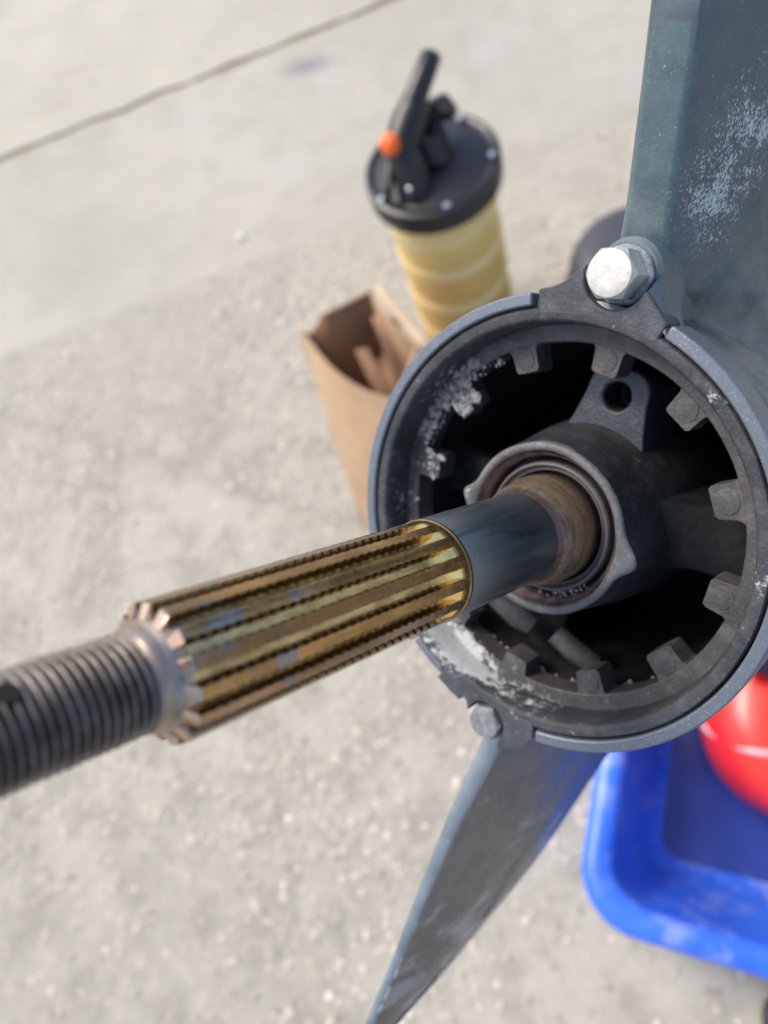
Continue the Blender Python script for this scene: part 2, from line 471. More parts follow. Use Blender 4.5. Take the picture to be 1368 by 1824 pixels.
# ------------------------------------------------------------------ mesh helpers
def link(o, parent=None):
    COL.objects.link(o)
    if parent is not None:
        o.parent = parent
    return o


def mesh_obj(name, verts, faces, mat, parent=None, smooth=True, scale=0.001, angle=35, bevel=0.0, seg=2):
    me = bpy.data.meshes.new(name)
    me.from_pydata([(v[0] * scale, v[1] * scale, v[2] * scale) for v in verts], [], faces)
    me.validate()
    bm = bmesh.new()
    bm.from_mesh(me)
    bmesh.ops.remove_doubles(bm, verts=bm.verts, dist=1e-6)
    bmesh.ops.recalc_face_normals(bm, faces=bm.faces)
    for f in bm.faces:
        f.smooth = smooth
    if smooth:
        for e in bm.edges:
            if len(e.link_faces) == 2 and e.calc_face_angle(0) > R(angle):
                e.smooth = False
    bm.to_mesh(me)
    bm.free()
    me.materials.append(M[mat])
    o = link(bpy.data.objects.new(name, me), parent)
    if bevel:
        b = o.modifiers.new('bevel', 'BEVEL')
        b.width = bevel * scale
        b.segments = seg
        b.limit_method = 'ANGLE'
        b.angle_limit = R(30)
        b.harden_normals = False
    return o


def lathe(prof, n=96, a0=0.0, a1=360.0, wob=0.0, seed=0, cx=0.0, cy=0.0):
    """profile [(r,z)] turned about local z"""
    full = abs(a1 - a0 - 360) < 1e-6
    m = n if full else n + 1
    vs_, fs = [], []
    for i in range(m):
        a = R(a0 + (a1 - a0) * i / n)
        for (r, z) in prof:
            dr = 0.0
            if wob:
                dr = wob * mnoise.noise(Vector((math.cos(a) * 2.2 + seed, math.sin(a) * 2.2, z * 0.05 + r * 0.05)))
            vs_.append((cx + (r + dr) * math.cos(a), cy + (r + dr) * math.sin(a), z))
    k = len(prof)
    for i in range(n):
        j = (i + 1) % m
        for q in range(k - 1):
            fs.append((i * k + q, j * k + q, j * k + q + 1, i * k + q + 1))
    return vs_, fs


def prism(poly, z0, z1):
    n = len(poly)
    v = [(x, y, z0) for x, y in poly] + [(x, y, z1) for x, y in poly]
    f = [tuple(range(n - 1, -1, -1)), tuple(range(n, 2 * n))]
    f += [(i, (i + 1) % n, n + (i + 1) % n, n + i) for i in range(n)]
    return v, f


def arc(r, a0, a1, n, cx=0.0, cy=0.0):
    return [(cx + r * math.cos(R(a0 + (a1 - a0) * i / n)), cy + r * math.sin(R(a0 + (a1 - a0) * i / n))) for i in range(n + 1)]


def sector(r0, r1, a0, a1, z0, z1, n):
    return prism(arc(r1, a0, a1, n) + arc(r0, a1, a0, n), z0, z1)


def join(parts):
    V, F = [], []
    for v, f in parts:
        b = len(V)
        V += v
        F += [tuple(b + i for i in q) for q in f]
    return V, F


def tube(pts, rad, n=12, cap=True):
    """tube along 3d points; rad number or list"""
    pts = [Vector(p) for p in pts]
    V, F = [], []
    ref = Vector((0.3, 0.5, 0.8)).normalized()
    for i, p in enumerate(pts):
        d = (pts[min(i + 1, len(pts) - 1)] - pts[max(i - 1, 0)]).normalized()
        a = d.cross(ref).normalized()
        b = d.cross(a)
        r = rad[i] if isinstance(rad, (list, tuple)) else rad
        for k in range(n):
            t_ = 2 * PI * k / n
            V.append(tuple(p + a * (r * math.cos(t_)) + b * (r * math.sin(t_))))
    for i in range(len(pts) - 1):
        for k in range(n):
            F.append((i * n + k, i * n + (k + 1) % n, (i + 1) * n + (k + 1) % n, (i + 1) * n + k))
    if cap:
        F.append(tuple(range(n - 1, -1, -1)))
        F.append(tuple(range((len(pts) - 1) * n, len(pts) * n)))
    return V, F


def empty(name, loc=(0, 0, 0)):
    o = bpy.data.objects.new(name, None)
    o.empty_display_size = 0.02
    o.location = loc
    COL.objects.link(o)
    return o


def tag(o, label=None, cat=None, group=None, kind=None):
    if label:
        o['label'] = label
    if cat:
        o['category'] = cat
    if group:
        o['group'] = group
    if kind:
        o['kind'] = kind
    return o


# ================================================================== ground
ground = mesh_obj('ground', [(-40, -40, -0.006), (40, -40, -0.006), (40, 40, -0.006), (-40, 40, -0.006)], [(0, 1, 2, 3)], 'dirt', scale=1)
tag(ground, kind='structure')


def edge_line(p, q, n, amp, seed):
    p, q = Vector(p), Vector(q)
    d = (q - p).normalized()
    nn = Vector((-d.y, d.x))
    out = []
    for i in range(n + 1):
        s_ = i / n
        b = p.lerp(q, s_)
        L = (q - p).length * s_
        w = amp * (mnoise.noise(Vector((L * 9 + seed, seed, 0))) + 0.5 * mnoise.noise(Vector((L * 31 + seed, seed, 3))))
        out.append((b.x + nn.x * w, b.y + nn.y * w))
    return out


# joint between far pale slab and the trowelled strip, then strip to exposed aggregate
J0, J1 = Vector((-1.459, 1.775)), Vector((-0.307, 2.035))
jd = (J1 - J0).normalized()
K0, K1 = Vector((-1.308, 1.085)), Vector((0.261, 1.465))
kd = (K1 - K0).normalized()


def ext(a, d, s_):
    return (a + d * s_)


def slab(name, near, far, mat):
    poly = list(near) + list(reversed(far))
    v, f = prism(poly, -0.028, 0.0)
    o = mesh_obj(name, v, f, mat, ground, smooth=False, scale=1)
    return o


off = Vector((-jd.y, jd.x))
koff = Vector((-kd.y, kd.x))
nl = [(-20, -20), (20, -20)]
l_k_lo = edge_line(ext(K0, kd, -8) - koff * 0.002, ext(K0, kd, 9) - koff * 0.002, 700, 0.006, 2.0)
l_k_hi = [(x + koff.x * 0.0006, y + koff.y * 0.0006) for x, y in l_k_lo]
l_j_lo = edge_line(ext(J0, jd, -8) - off * 0.010, ext(J0, jd, 9) - off * 0.010, 700, 0.018, 5.0)
l_j_hi = edge_line(ext(J0, jd, -8) + off * 0.012, ext(J0, jd, 9) + off * 0.012, 700, 0.016, 9.0)
sl1 = slab('concrete_slab', nl, l_k_lo, 'concrete_agg')
sl2 = slab('concrete_slab', l_k_hi, l_j_lo, 'concrete_smooth')
sl3 = slab('concrete_slab', l_j_hi, [(-20, 20), (20, 20)], 'concrete_pale')

# exposed aggregate: real little stones bedded in the near slab
ico = bmesh.new()
bmesh.ops.create_icosphere(ico, subdivisions=1, radius=1.0)
ico_v = [v.co.copy() for v in ico.verts]
ico_f = [tuple(v.index for v in f.verts) for f in ico.faces]
ico.free()
V, F = [], []
cnt = 0
while cnt < 15000:
    px, py = rng.uniform(-1.45, 0.75), rng.uniform(-0.45, 1.5)
    side = (Vector((px, py)) - K0).dot(koff)
    if side > -0.012 or py > 1.5:
        continue
    dens = 0.5 + 0.9 * mnoise.noise(Vector((px * 3.1, py * 3.1, 0.3)))
    if rng.random() > max(0.18, dens):
        continue
    r_ = 0.002 + 0.0055 * rng.random() ** 2.4
    rot = Matrix.Rotation(rng.uniform(0, 6.28), 3, 'Z') @ Matrix.Rotation(rng.uniform(-.4, .4), 3, 'X')
    sx, sy, sz = rng.uniform(0.8, 1.4), rng.uniform(0.7, 1.1), rng.uniform(0.35, 0.6)
    b = len(V)
    for c_ in ico_v:
        q = rot @ Vector((c_.x * sx * r_, c_.y * sy * r_, c_.z * sz * r_))
        V.append((px + q.x, py + q.y, q.z + r_ * 0.05))
    F += [tuple(b + i for i in f) for f in ico_f]
    cnt += 1
me = bpy.data.meshes.new('aggregate')
me.from_pydata(V, [], F)
me.materials.append(M['stones'])
ag = link(bpy.data.objects.new('aggregate', me), ground)
tag(ag, kind='stuff')

# ================================================================== outboard lower unit
gear = empty('outboard_lower_unit')
S_ = Vector((0.8000484, -0.5741516, 0.17398995))
U_ = Vector((0.35467569, 0.68655885, 0.63469844))
A_ = Vector((-0.48386746, -0.44607946, 0.75291792))
O_ = Vector((-0.00905291, 0.10280228, 1.04391571))
gear.matrix_world = Matrix(((S_.x, U_.x, A_.x, O_.x), (S_.y, U_.y, A_.y, O_.y), (S_.z, U_.z, A_.z, O_.z), (0, 0, 0, 1)))
tag(gear, 'slate grey outboard motor gearcase with bare splined propeller shaft and open round end', 'outboard motor')


def interp(tab, x):
    if x <= tab[0][0]:
        return tab[0][1]
    for (x0, y0), (x1, y1) in zip(tab, tab[1:]):
        if x <= x1:
            k = (x - x0) / (x1 - x0)
            return y0 + (y1 - y0) * k
    return tab[-1][1]


def smooth_interp(tab, x, h=5.0):
    return sum(interp(tab, x + d * h) for d in (-1, -.5, 0, .5, 1)) / 5


TE = [(60, -46), (72, -44), (80, -37), (86, -29), (92, -22), (101, -14.5), (109, -11), (125, -4), (147, 5), (163, 12), (200, 26), (260, 40), (330, 46), (420, 48)]
LE = [(60, -330), (120, -300), (420, -290)]
RB = 82.0


def strut_T(u, z):
    """half thickness of the leg at height u, station z"""
    te = smooth_interp(TE, u, 4)
    d = max(0.0, te - z)
    le = interp(LE, u)
    L = te - le
    s_ = min(1.0, d / L)
    body = 40.0 * (1 - math.exp(-d / 96.0))
    nose = math.sqrt(max(0.0, 1 - max(0.0, (s_ - 0.45) / 0.55) ** 2))
    edge = 2.4 * (1 - math.sqrt(max(0.0, 1 - max(0.0, 1 - d / 3.2) ** 2)))
    flare = 4.5 * math.exp(-max(0.0, u - 92.0) / 8.0)
    return (7.4 + flare - edge + body) * nose


def body_r(z):
    if z > -14:
        return RB
    k = min(1.0, (-z - 14) / 430.0)
    return RB * math.sqrt(max(0.02, 1 - 0.05 * k - 0.9 * max(0, (k - 0.45) / 0.55) ** 2))


def strut_x(u, z):
    T = strut_T(u, z)
    Rb = body_r(z)
    te = smooth_interp(TE, u, 4)
    kf = 34.0 * min(1.0, max(0.0, (te - z)) / 34.0) + 0.01   # the fillet opens out forward of the trailing edge
    lo, hi = 0.0, 160.0

    def f(x):
        d1 = math.hypot(x, u) - Rb
        d2 = x - T
        h = max(kf - abs(d1 - d2), 0.0) / kf
        return min(d1, d2) - h * h * kf * 0.25
    for _ in range(26):
        mid = 0.5 * (lo + hi)
        if f(mid) < 0:
            lo = mid
        else:
            hi = mid
    return lo


us = [62 + 3.0 * i for i in range(34)] + [166 + 8 * i for i in range(1, 33)]
NZ = 70
V, F = [], []
rows = []
for sgn in (1, -1):
    for u in us:
        te, le = smooth_interp(TE, u, 4), interp(LE, u)
        for j in range(NZ):
            s_ = (j / (NZ - 1)) ** 1.9
            z = te + (le - te) * s_
            V.append((sgn * strut_x(u, z), u, z))
nu = len(us)
for si in range(2):
    b = si * nu * NZ
    for i in range(nu - 1):
        for j in range(NZ - 1):
            q = (b + i * NZ + j, b + i * NZ + j + 1, b + (i + 1) * NZ + j + 1, b + (i + 1) * NZ + j)
            F.append(q)
b = nu * NZ
for i in range(nu - 1):                       # trailing and leading faces
    F.append((i * NZ, (i + 1) * NZ, b + (i + 1) * NZ, b + i * NZ))
    j = NZ - 1
    F.append((i * NZ + j, (i + 1) * NZ + j, b + (i + 1) * NZ + j, b + i * NZ + j))
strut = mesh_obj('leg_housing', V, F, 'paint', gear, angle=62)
tag(strut, 'slate teal painted leg with white speckles')
# rounded proud bead along the crease and lighter pad high on the trailing edge
bead = []
for u in [84 + 3 * i for i in range(24)]:
    z = smooth_interp(TE, u, 4)
    bead.append((6.9 + 4.5 * math.exp(-max(0.0, u - 92.0) / 8.0), u, z - 2.2))
v, f = tube(bead, [0.55 + 0.35 * mnoise.noise(Vector((i * 0.7, 0, 0))) for i in range(len(bead))], 8)
mesh_obj('casting_seam', v, f, 'paint', gear)
pad = []
for i in range(30):
    u = 152 + i * 4
    z = smooth_interp(TE, u, 4)
    pad.append((u, z))
V, F = [], []
for ip, (u, z) in enumerate(pad):
    z -= 0.9 * max(0.0, 1 - ip / 3.0)
    for (x, dz) in ((-7.1, -3), (-7.1, 0.0), (-6.8, 0.4), (6.9, 0.4), (7.2, 0.0), (7.3, -1.2)):
        V.append((x, u, z + dz))
for i in range(len(pad) - 1):
    for k in range(5):
        F.append((i * 6 + k, i * 6 + k + 1, (i + 1) * 6 + k + 1, (i + 1) * 6 + k))
mesh_obj('trailing_edge_pad', V, F, 'pad', gear, angle=50)

# torpedo body behind the rim
prof = [(78.9, -2.5), (81.6, -3.4), (RB, -9)]
for i in range(1, 40):
    z = -9 - i * 11.0
    prof.append((body_r(z), z))
prof.append((0.5, prof[-1][1] - 6))
v, f = lathe(prof, 128)
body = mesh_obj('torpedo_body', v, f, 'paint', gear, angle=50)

# skeg
SK_TE = [(-70, -26, 5.5), (-95, -19, 5.2), (-112, -13, 4.6), (-138, -2, 3.8), (-180, 8.2, 3.1), (-222, 16.6, 2.5), (-252, 24.6, 2.1), (-282, 31, 1.8), (-296, 33, 1.5)]
SK_LE = [(-70, -380), (-120, -300), (-194, -181), (-225, -137), (-239, -98), (-252, -63), (-263, -18), (-268, 1), (-276, 20), (-284, 28)]
SK_LE_up = sorted(SK_LE)
te_z = sorted([(u, z) for u, z, w in SK_TE])
te_w = sorted([(u, w) for u, z, w in SK_TE])
rowsu = [-72 - 4 * i for i in range(52)] + [-279, -281, -283]
NK = 40
V, F = [], []
for sgn in (1, -1):
    for u in rowsu:
        zt = smooth_interp(te_z, u, 4)
        zl = interp(SK_LE_up, u)
        w0 = interp(te_w, u)
        L = max(2.0, zt - zl)
        for j in range(NK):
            s_ = j / (NK - 1)
            z = zt - L * s_ ** 1.3
            d = zt - z
            mx = w0 + min(7.0, L * 0.05)
            w = w0 * 0.93 + (mx - w0 * 0.93) * math.sin(min(1, d / (0.42 * L)) * PI / 2)
            if d > 0.42 * L:
                k = (d - 0.42 * L) / (0.58 * L)
                w = mx * math.sqrt(max(0.0, 1 - k ** 2.2)) + 0.9
            # fillet into the body
            blend = max(0.0, 1 - (-u - 80) / 16.0) if u > -96 else 0.0
            w += blend ** 2 * 10 * min(1, d / 25.0)
            V.append((sgn * w, u, z))
nr = len(rowsu)
for si in range(2):
    b = si * nr * NK
    for i in range(nr - 1):
        for j in range(NK - 1):
            F.append((b + i * NK + j, b + i * NK + j + 1, b + (i + 1) * NK + j + 1, b + (i + 1) * NK + j))
b = nr * NK
for i in range(nr - 1):
    for j in (0, NK - 1):
        F.append((i * NK + j, (i + 1) * NK + j, b + (i + 1) * NK + j, b + i * NK + j))
for j in range(NK - 1):
    i = nr - 1
    F.append((i * NK + j, i * NK + j + 1, b + i * NK + j + 1, b + i * NK + j))
skeg = mesh_obj('skeg', V, F, 'skeg', gear, angle=45, bevel=0.5)
tag(skeg, 'dark grey tapering skeg with scuffed tip')
V, F = [], []                                   # chipped trailing edge strip, sky reflection painted into its pale colour
for i, u in enumerate([-96 - 4 * i for i in range(46)]):
    z = smooth_interp(te_z, u, 4)
    w = interp(te_w, u) * 0.95
    V += [(-w - 0.2, u, z - 2.0), (-w + 0.6, u, z + 0.9), (w - 1.6, u, z + 0.9), (w + 0.25, u, z - 1.8)]
for i in range(45):
    for k in range(3):
        F.append((i * 4 + k, i * 4 + k + 1, i * 4 + k + 5, i * 4 + k + 4))
mesh_obj('skeg_edge', V, F, 'skeg_edge', gear, angle=60)

# machined rim of the housing in segments (gaps where the carrier ears pass through)
for a0, a1 in ((-73.6, 73.8), (109.2, 239.2)):
    n = int((a1 - a0) / 1.5)
    v, f = sector(79.25, 83.8, a0, a1, -13, 0.9, n)
    mesh_obj('housing_rim', v, f, 'rim', gear, angle=30, bevel=0.7)
v, f = sector(79.25, 82.6, 240.2, 252.0, -13, -0.6, 10)
mesh_obj('housing_rim', v, f, 'rim', gear, angle=30, bevel=0.5)
v, f = lathe([(78.2, -9), (79.6, -9)], 96)
mesh_obj('gasket', v, f, 'gasket', gear)

# ---- bearing carrier
car = empty('bearing_carrier')
car.parent = gear
prof = [(78.55, -12), (78.55, -0.9), (77.9, -0.1), (74.9, 0.0), (74.2, -0.35), (73.6, -1.5), (73.0, -6), (72.9, -14.2), (72.9, -22)]
v, f = lathe(prof, 180, wob=0.25, seed=3)
mesh_obj('flange', v, f, 'flange', car, angle=40)
# ears with a pocket round each bolt
BT, BB = (0.6, 91.0), (1.0, -86.6)


def ear_top():
    o_ = arc(76.5, 107.6, 74.9, 14)
    pts = list(o_)
    pts += [(21.6, 80.5), (18.0, 83.0), (13.4, 87.0)]
    pts += [(BT[0] + 11.2 * math.cos(R(a)), BT[1] + 11.2 * math.sin(R(a))) for a in range(-14, -187, -9)]
    pts += [(-12.6, 90.5), (-14.6, 87.6), (-17.5, 84.6), (-21.5, 82.2), (-25.6, 80.6)]
    return pts


def ear_bottom():
    pts = arc(76.5, -107.8, -74.6, 14)
    pts += [(22.0, -80.6), (19.5, -85.2), (14.2, -91.2), (9.6, -94.6)]
    pts += [(BB[0] + 8.9 * math.cos(R(a)), BB[1] + 8.9 * math.sin(R(a))) for a in range(-30, 178, 9)]
    pts += [(-9.4, -82.6), (-12.5, -81.6), (-13.0, -84.2), (-18, -83.0), (-25.2, -80.4)]
    return pts


for nm, pts in (('ear', ear_top()), ('ear', ear_bottom())):
    v, f = prism(pts, -12, 0.05)
    eo = mesh_obj(nm, v, f, 'ear', car, angle=30, bevel=0.7)
    bw = eo.data.attributes.new('bevel_weight_edge', 'FLOAT', 'EDGE')
    for ed in eo.data.edges:
        m_ = sum((eo.data.vertices[q].co for q in ed.vertices), Vector()) * 0.5
        bw.data[ed.index].value = 1.0 if math.hypot(m_.x, m_.y) > 0.0778 and ed.vertices[0] != ed.vertices[1] else 0.0
    eo.modifiers['bevel'].limit_method = 'WEIGHT'
# boss behind each bolt (housing metal)
v, f = lathe([(0.2, -7.4), (10.2, -7.4), (11.6, -8.6), (12.4, -14), (13, -45)], 48, cx=BT[0], cy=BT[1] + 0.6)
v2, f2 = prism([(-12, 77), (16, 77), (15, 84), (12.6, 92), (9.5, 99.5), (-6, 99), (-11.5, 92), (-14, 84)], -45, -9.2)
mesh_obj('bolt_boss', *join([(v, f), (v2, f2)]), 'paint', gear, angle=40)
v, f = lathe([(0.2, -8.4), (8.6, -8.4), (9.8, -9.4), (10.6, -14), (11.5, -40)], 40, cx=BB[0], cy=BB[1] - 0.3)
v2, f2 = prism([(-13, -77), (22, -77), (20, -84), (12, -93), (7, -97), (-5, -95.5), (-9, -88), (-14, -82)], -40, -10.0)
mesh_obj('bolt_boss', *join([(v, f), (v2, f2)]), 'paint', gear, angle=40)


oc = [(9.0, 100.0, -15.0), (11.2, 96.0, -13.0), (12.8, 92.0, -11.0), (14.6, 88.0, -7.5), (17.0, 84.0, -3.0), (20.5, 80.0, -0.6), (22.6, 76.5, -0.3)]
ic = [(BT[0] + 11.3 * math.cos(R(a)), BT[1] + 11.3 * math.sin(R(a))) for a in (62, 44, 26, 8, -12, -26, -36)]
V = []
for (ox, oy, oz), (ix, iy) in zip(oc, ic):
    V += [(ox + 1.0, oy, oz - 14), (ox, oy, oz), (ix, iy, oz + 0.8 if oz < -2 else oz + 0.2), (ix, iy, -12)]
F = []
for i in range(len(oc) - 1):
    for k in range(3):
        F.append((i * 4 + k, i * 4 + k + 1, i * 4 + k + 5, i * 4 + k + 4))
mesh_obj('boss_shoulder', V, F, 'paint', gear, angle=50, bevel=0.8, seg=3)


def hexbolt(name, cx, cy, z0, z1, af, rot, mat, label, flange):
    n = 72
    ap = af / 2
    V, F = [], []
    rings = []
    for lv in range(5):
        ring = []
        for i in range(n):
            a = 2 * PI * i / n
            aa = ((a - R(rot)) % (PI / 3)) - PI / 6
            hr = ap / math.cos(aa)
            if lv == 0:
                r_, z = hr, z0
            elif lv == 1:
                r_, z = hr, z1 - 0.35 - max(0.0, hr - ap * 0.97) * 1.25
            elif lv == 2:
                r_, z = ap * 0.95, z1 - 0.1
            elif lv == 3:
                r_, z = ap * 0.90, z1
            else:
                r_, z = ap * 0.45, z1 + 0.02
            ring.append(len(V))
            V.append((cx + r_ * math.cos(a), cy + r_ * math.sin(a), z))
        rings.append(ring)
    for a_, b_ in zip(rings, rings[1:]):
        for i in range(n):
            F.append((a_[i], a_[(i + 1) % n], b_[(i + 1) % n], b_[i]))
    F.append(tuple(rings[-1]))
    head = mesh_obj(name, V, F, mat, gear, angle=24)
    tag(head, label)
    v, f = lathe([(0.3, z0 + 0.4), (flange - 0.8, z0 + 0.4), (flange, z0 - 0.4), (flange, z0 - 2.2), (flange - 0.3, z0 - 2.6)], 48, cx=cx, cy=cy, wob=0.25)
    mesh_obj('washer', v, f, 'washer', head, angle=35)
    return head


hexbolt('hex_bolt', BT[0], BT[1], -4.8, 5.6, 15.4, 12, 'bolt', 'bright stainless hex bolt', 9.6)
hexbolt('hex_bolt', BB[0], BB[1], -5.8, 1.2, 13.2, 20, 'bolt2', 'dull grey hex bolt', 7.6)

# retainer ring with twelve square tabs, each with a round moulding mark
prof = [(72.85, -13.2), (67.4, -13.4), (66.9, -13.9), (66.7, -24), (68.5, -24.2)]
v, f = lathe(prof, 180, wob=0.3, seed=8)
ringo = mesh_obj('retainer_ring', v, f, 'tooth', gear, angle=40)


def tab_mesh(full=True):
    hw = 5.6
    prof_ = [(68.0, -hw - 2.6), (66.6, -hw - 0.9), (65.2, -hw - 0.1), (58.6, -hw + 0.4), (57.6, -hw + 1.4), (57.4, hw - 1.4), (58.4, hw - 0.4), (65.2, hw + 0.1), (66.6, hw + 0.9), (68.0, hw + 2.6)]
    a = prism(prof_, -24.5, -13.45)
    parts = [a]
    # shallow ring mark: a slim collar round a flat disc
    cx = 62.6
    mk = lathe([(4.55, -13.6), (4.5, -13.25), (4.15, -13.22), (4.0, -13.55)], 28)
    mk = ([(x + cx, y, z) for x, y, z in mk[0]], mk[1])
    dk = lathe([(4.1, -13.6), (4.0, -13.27), (3.8, -13.22), (0.1, -13.22)], 28)
    dk = ([(x + cx, y, z) for x, y, z in dk[0]], dk[1])
    return join([a, dk])


tv, tf = tab_mesh()
for k in range(12):
    an = 30 * k
    if k == 7:
        continue                                   # this one is broken away
    short = k in (8, 9)
    rr = random.Random(k)
    tj = (rr.uniform(-0.7, 0.7), rr.uniform(0.86, 1.08), rr.uniform(-0.10, 0.10), rr.uniform(-0.5, 0.05))
    ca, sa = math.cos(R(an)), math.sin(R(an))
    vv = []
    for (x, y, z) in tv:
        if short and x < 62:
            x = 62 + (x - 62) * 0.35
        jx = x + (1.1 * mnoise.noise(Vector((x * .25, y * .25, k * 3.7))) if z < -13.4 or abs(y) > 4.6 else 0.0)
        y = y * (1.0 + 0.10 * mnoise.noise(Vector((k * 5.1, 0.3, 0))))
        jx += tj[0]
        y = y * tj[1] + (62 - x) * tj[2]
        z = z + tj[3]
        vv.append((jx * ca - y * sa, jx * sa + y * ca, z - rr.uniform(0, 0.02)))
    mesh_obj('tab', vv, tf, 'tooth', ringo, angle=30, bevel=0.6, seg=3)

# cavity wall and back
prof = [(72.9, -20), (68.6, -26), (67.0, -40), (63, -110), (40, -124), (5, -126)]
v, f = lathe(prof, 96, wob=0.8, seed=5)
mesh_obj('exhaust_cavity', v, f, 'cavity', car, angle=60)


# hub
def hub_bulge(v):
    out = []
    for (x, y, z) in v:
        r_ = math.hypot(x, y)
        a = math.degrees(math.atan2(y, x))
        w = 0.0
        if r_ > 28.9 and z > -30:
            da = (a - 3 + 180) % 360 - 180
            w += 5.0 * math.exp(-(da / (8 if da < 0 else 11)) ** 2) * (r_ - 28.9) / 3.0
            da = (a - 178 + 180) % 360 - 180
            w += 3.6 * math.exp(-(da / 7) ** 2) * (r_ - 28.9) / 3.0
            w *= max(0.0, 1 + (z + 2) / 28)
        k = (r_ + w) / r_
        out.append((x * k, y * k, z))
    return out


prof = [(32.0, -1.4), (32.4, -4), (33.2, -10), (34.5, -18), (37, -34), (39.5, -60), (40.5, -124)]
v, f = lathe(prof, 180, wob=0.5, seed=11)
hub = mesh_obj('hub', hub_bulge(v), f, 'hub', car, angle=50)
prof = [(27.4, -16), (28.4, -14), (28.7, -1.6), (29.1, -0.6), (29.9, -0.1), (30.9, -0.1), (31.7, -0.6), (32.05, -1.5), (32.1, -3.0)]
v, f = lathe(prof, 180, wob=0.4, seed=14)
mesh_obj('hub_lip', hub_bulge(v), f, 'lip', car, angle=50)
# puller lug with its hole
hc = (0.6, 48.6)
n = 48
outer, inner = [], []
for i in range(n):
    a = 2 * PI * i / n
    d = Vector((math.cos(a), math.sin(a)))
    lo, hi = 0.0, 40.0
    for _ in range(30):
        m_ = 0.5 * (lo + hi)
        x, y = d.x * m_, hc[1] + d.y * m_
        wdt = 12.2 if y > 48 else 12.2 + (48 - y) * 0.22 + max(0, 36 - y) ** 2 * 0.03
        ins = abs(x) < wdt and y > 28
        if y > 48.0:
            ins = (abs(x) / 12.2) ** 2.8 + ((y - 48.0) / 11.6) ** 2.8 < 1
        if ins:
            lo = m_
        else:
            hi = m_
    outer.append((hc[0] + d.x * lo, hc[1] + d.y * lo))
    inner.append((hc[0] + 5.7 * d.x, hc[1] + 5.7 * d.y))
V, F = [], []
for ring, z in ((outer, -58), (outer, -29.8), (inner, -29.8), ([(hc[0] + (x - hc[0]) * .94, hc[1] + (y - hc[1]) * .94) for x, y in inner], -31), ([(hc[0] + (x - hc[0]) * .94, hc[1] + (y - hc[1]) * .94) for x, y in inner], -46)):
    V += [(x, y, z - max(0.0, 34 - y) * 0.0) for x, y in ring]
for q in range(4):
    for i in range(n):
        F.append((q * n + i, q * n + (i + 1) % n, (q + 1) * n + (i + 1) % n, (q + 1) * n + i))
F.append(tuple(4 * n + i for i in range(n)))
lug = mesh_obj('puller_lug', V, F, 'lug', car, angle=40, bevel=0.9, seg=3)
v, f = lathe([(5.3, -31.5), (5.2, -46), (0.1, -46)], 32, cx=hc[0], cy=hc[1])
mesh_obj('lug_hole', v, f, 'hole', car)


# webs between hub and outer wall
def web(a_mid, ha, z0, mat, slope=0.0):
    V, F = [], []
    N = 14
    zs = [(z0 - 4.0, 1.0), (z0 - 0.8, 0.93), (z0, 0.84)]
    rings = []
    for (z, k) in [(-118, 1.15)] + zs:
        ring = []
        for i in range(N + 1):
            s_ = i / N
            r_ = 31 + (67.2 - 31) * s_
            pinch = (1 - 0.30 * math.sin(s_ * PI)) * (1.25 - 0.45 * s_)
            sag = -3.5 * math.sin(s_ * PI) - slope * s_
            for sg in (-1, 1):
                a = R(a_mid + sg * ha * k * pinch)
                ring.append((r_ * math.cos(a), r_ * math.sin(a), z + (sag if z > -100 else 0)))
        rings.append(ring)
    for ring in rings:
        V += ring
    m = 2 * (N + 1)
    for q in range(len(rings) - 1):
        for i in range(N):
            for sg in (0, 1):
                F.append((q * m + 2 * i + sg, q * m + 2 * i + 2 + sg, (q + 1) * m + 2 * i + 2 + sg, (q + 1) * m + 2 * i + sg))
    q = len(rings) - 1
    for i in range(N):
        F.append((q * m + 2 * i, q * m + 2 * i + 1, q * m + 2 * i + 3, q * m + 2 * i + 2))
    return mesh_obj('web', V, F, mat, car, angle=60)


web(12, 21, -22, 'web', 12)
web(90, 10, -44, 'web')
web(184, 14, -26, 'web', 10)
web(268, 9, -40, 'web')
# stubs of the inner casting seen through the lower opening
v, f = tube([(5, -53, -33), (13, -56, -34), (23.5, -59.5, -37)], [4.6, 4.9, 4.7], 16)
mesh_obj('cross_tube', v, f, 'tooth', car, angle=50)
v, f = tube([(-24, -40, -20), (-20, -46, -24), (-11, -51, -27), (-4, -53, -29)], [3.6, 5.0, 5.4, 4.2], 14)
mesh_obj('cross_tube', v, f, 'tooth', car, angle=50)

# seal stack inside the hub
v, f = lathe([(28.5, -1.8), (28.0, -3.0), (27.4, -4.2), (26.9, -4.6), (26.5, -6), (26.4, -16)], 96)
mesh_obj('bearing_race', v, f, 'race', car, angle=40)
v, f = lathe([(26.8, -13), (22.6, -14)], 72)
mesh_obj('seal_groove', v, f, 'rubber', car)
v, f = lathe([(24.6, -14), (24.5, -6.0), (24.0, -5.2), (23.2, -5.0), (22.8, -5.6), (22.6, -6.6), (22.2, -6.9), (21.6, -6.4), (21.1, -6.6), (20.7, -7.8), (20.3, -12)], 96)
mesh_obj('oil_seal', v, f, 'seal', car, angle=30)

# crusty salt lumps: too many and too small to pick apart
V, F = [], []
ico = bmesh.new()
bmesh.ops.create_icosphere(ico, subdivisions=2, radius=1.0)
iv = [v.co.copy() for v in ico.verts]
if_ = [tuple(v.index for v in f.verts) for f in ico.faces]
ico.free()


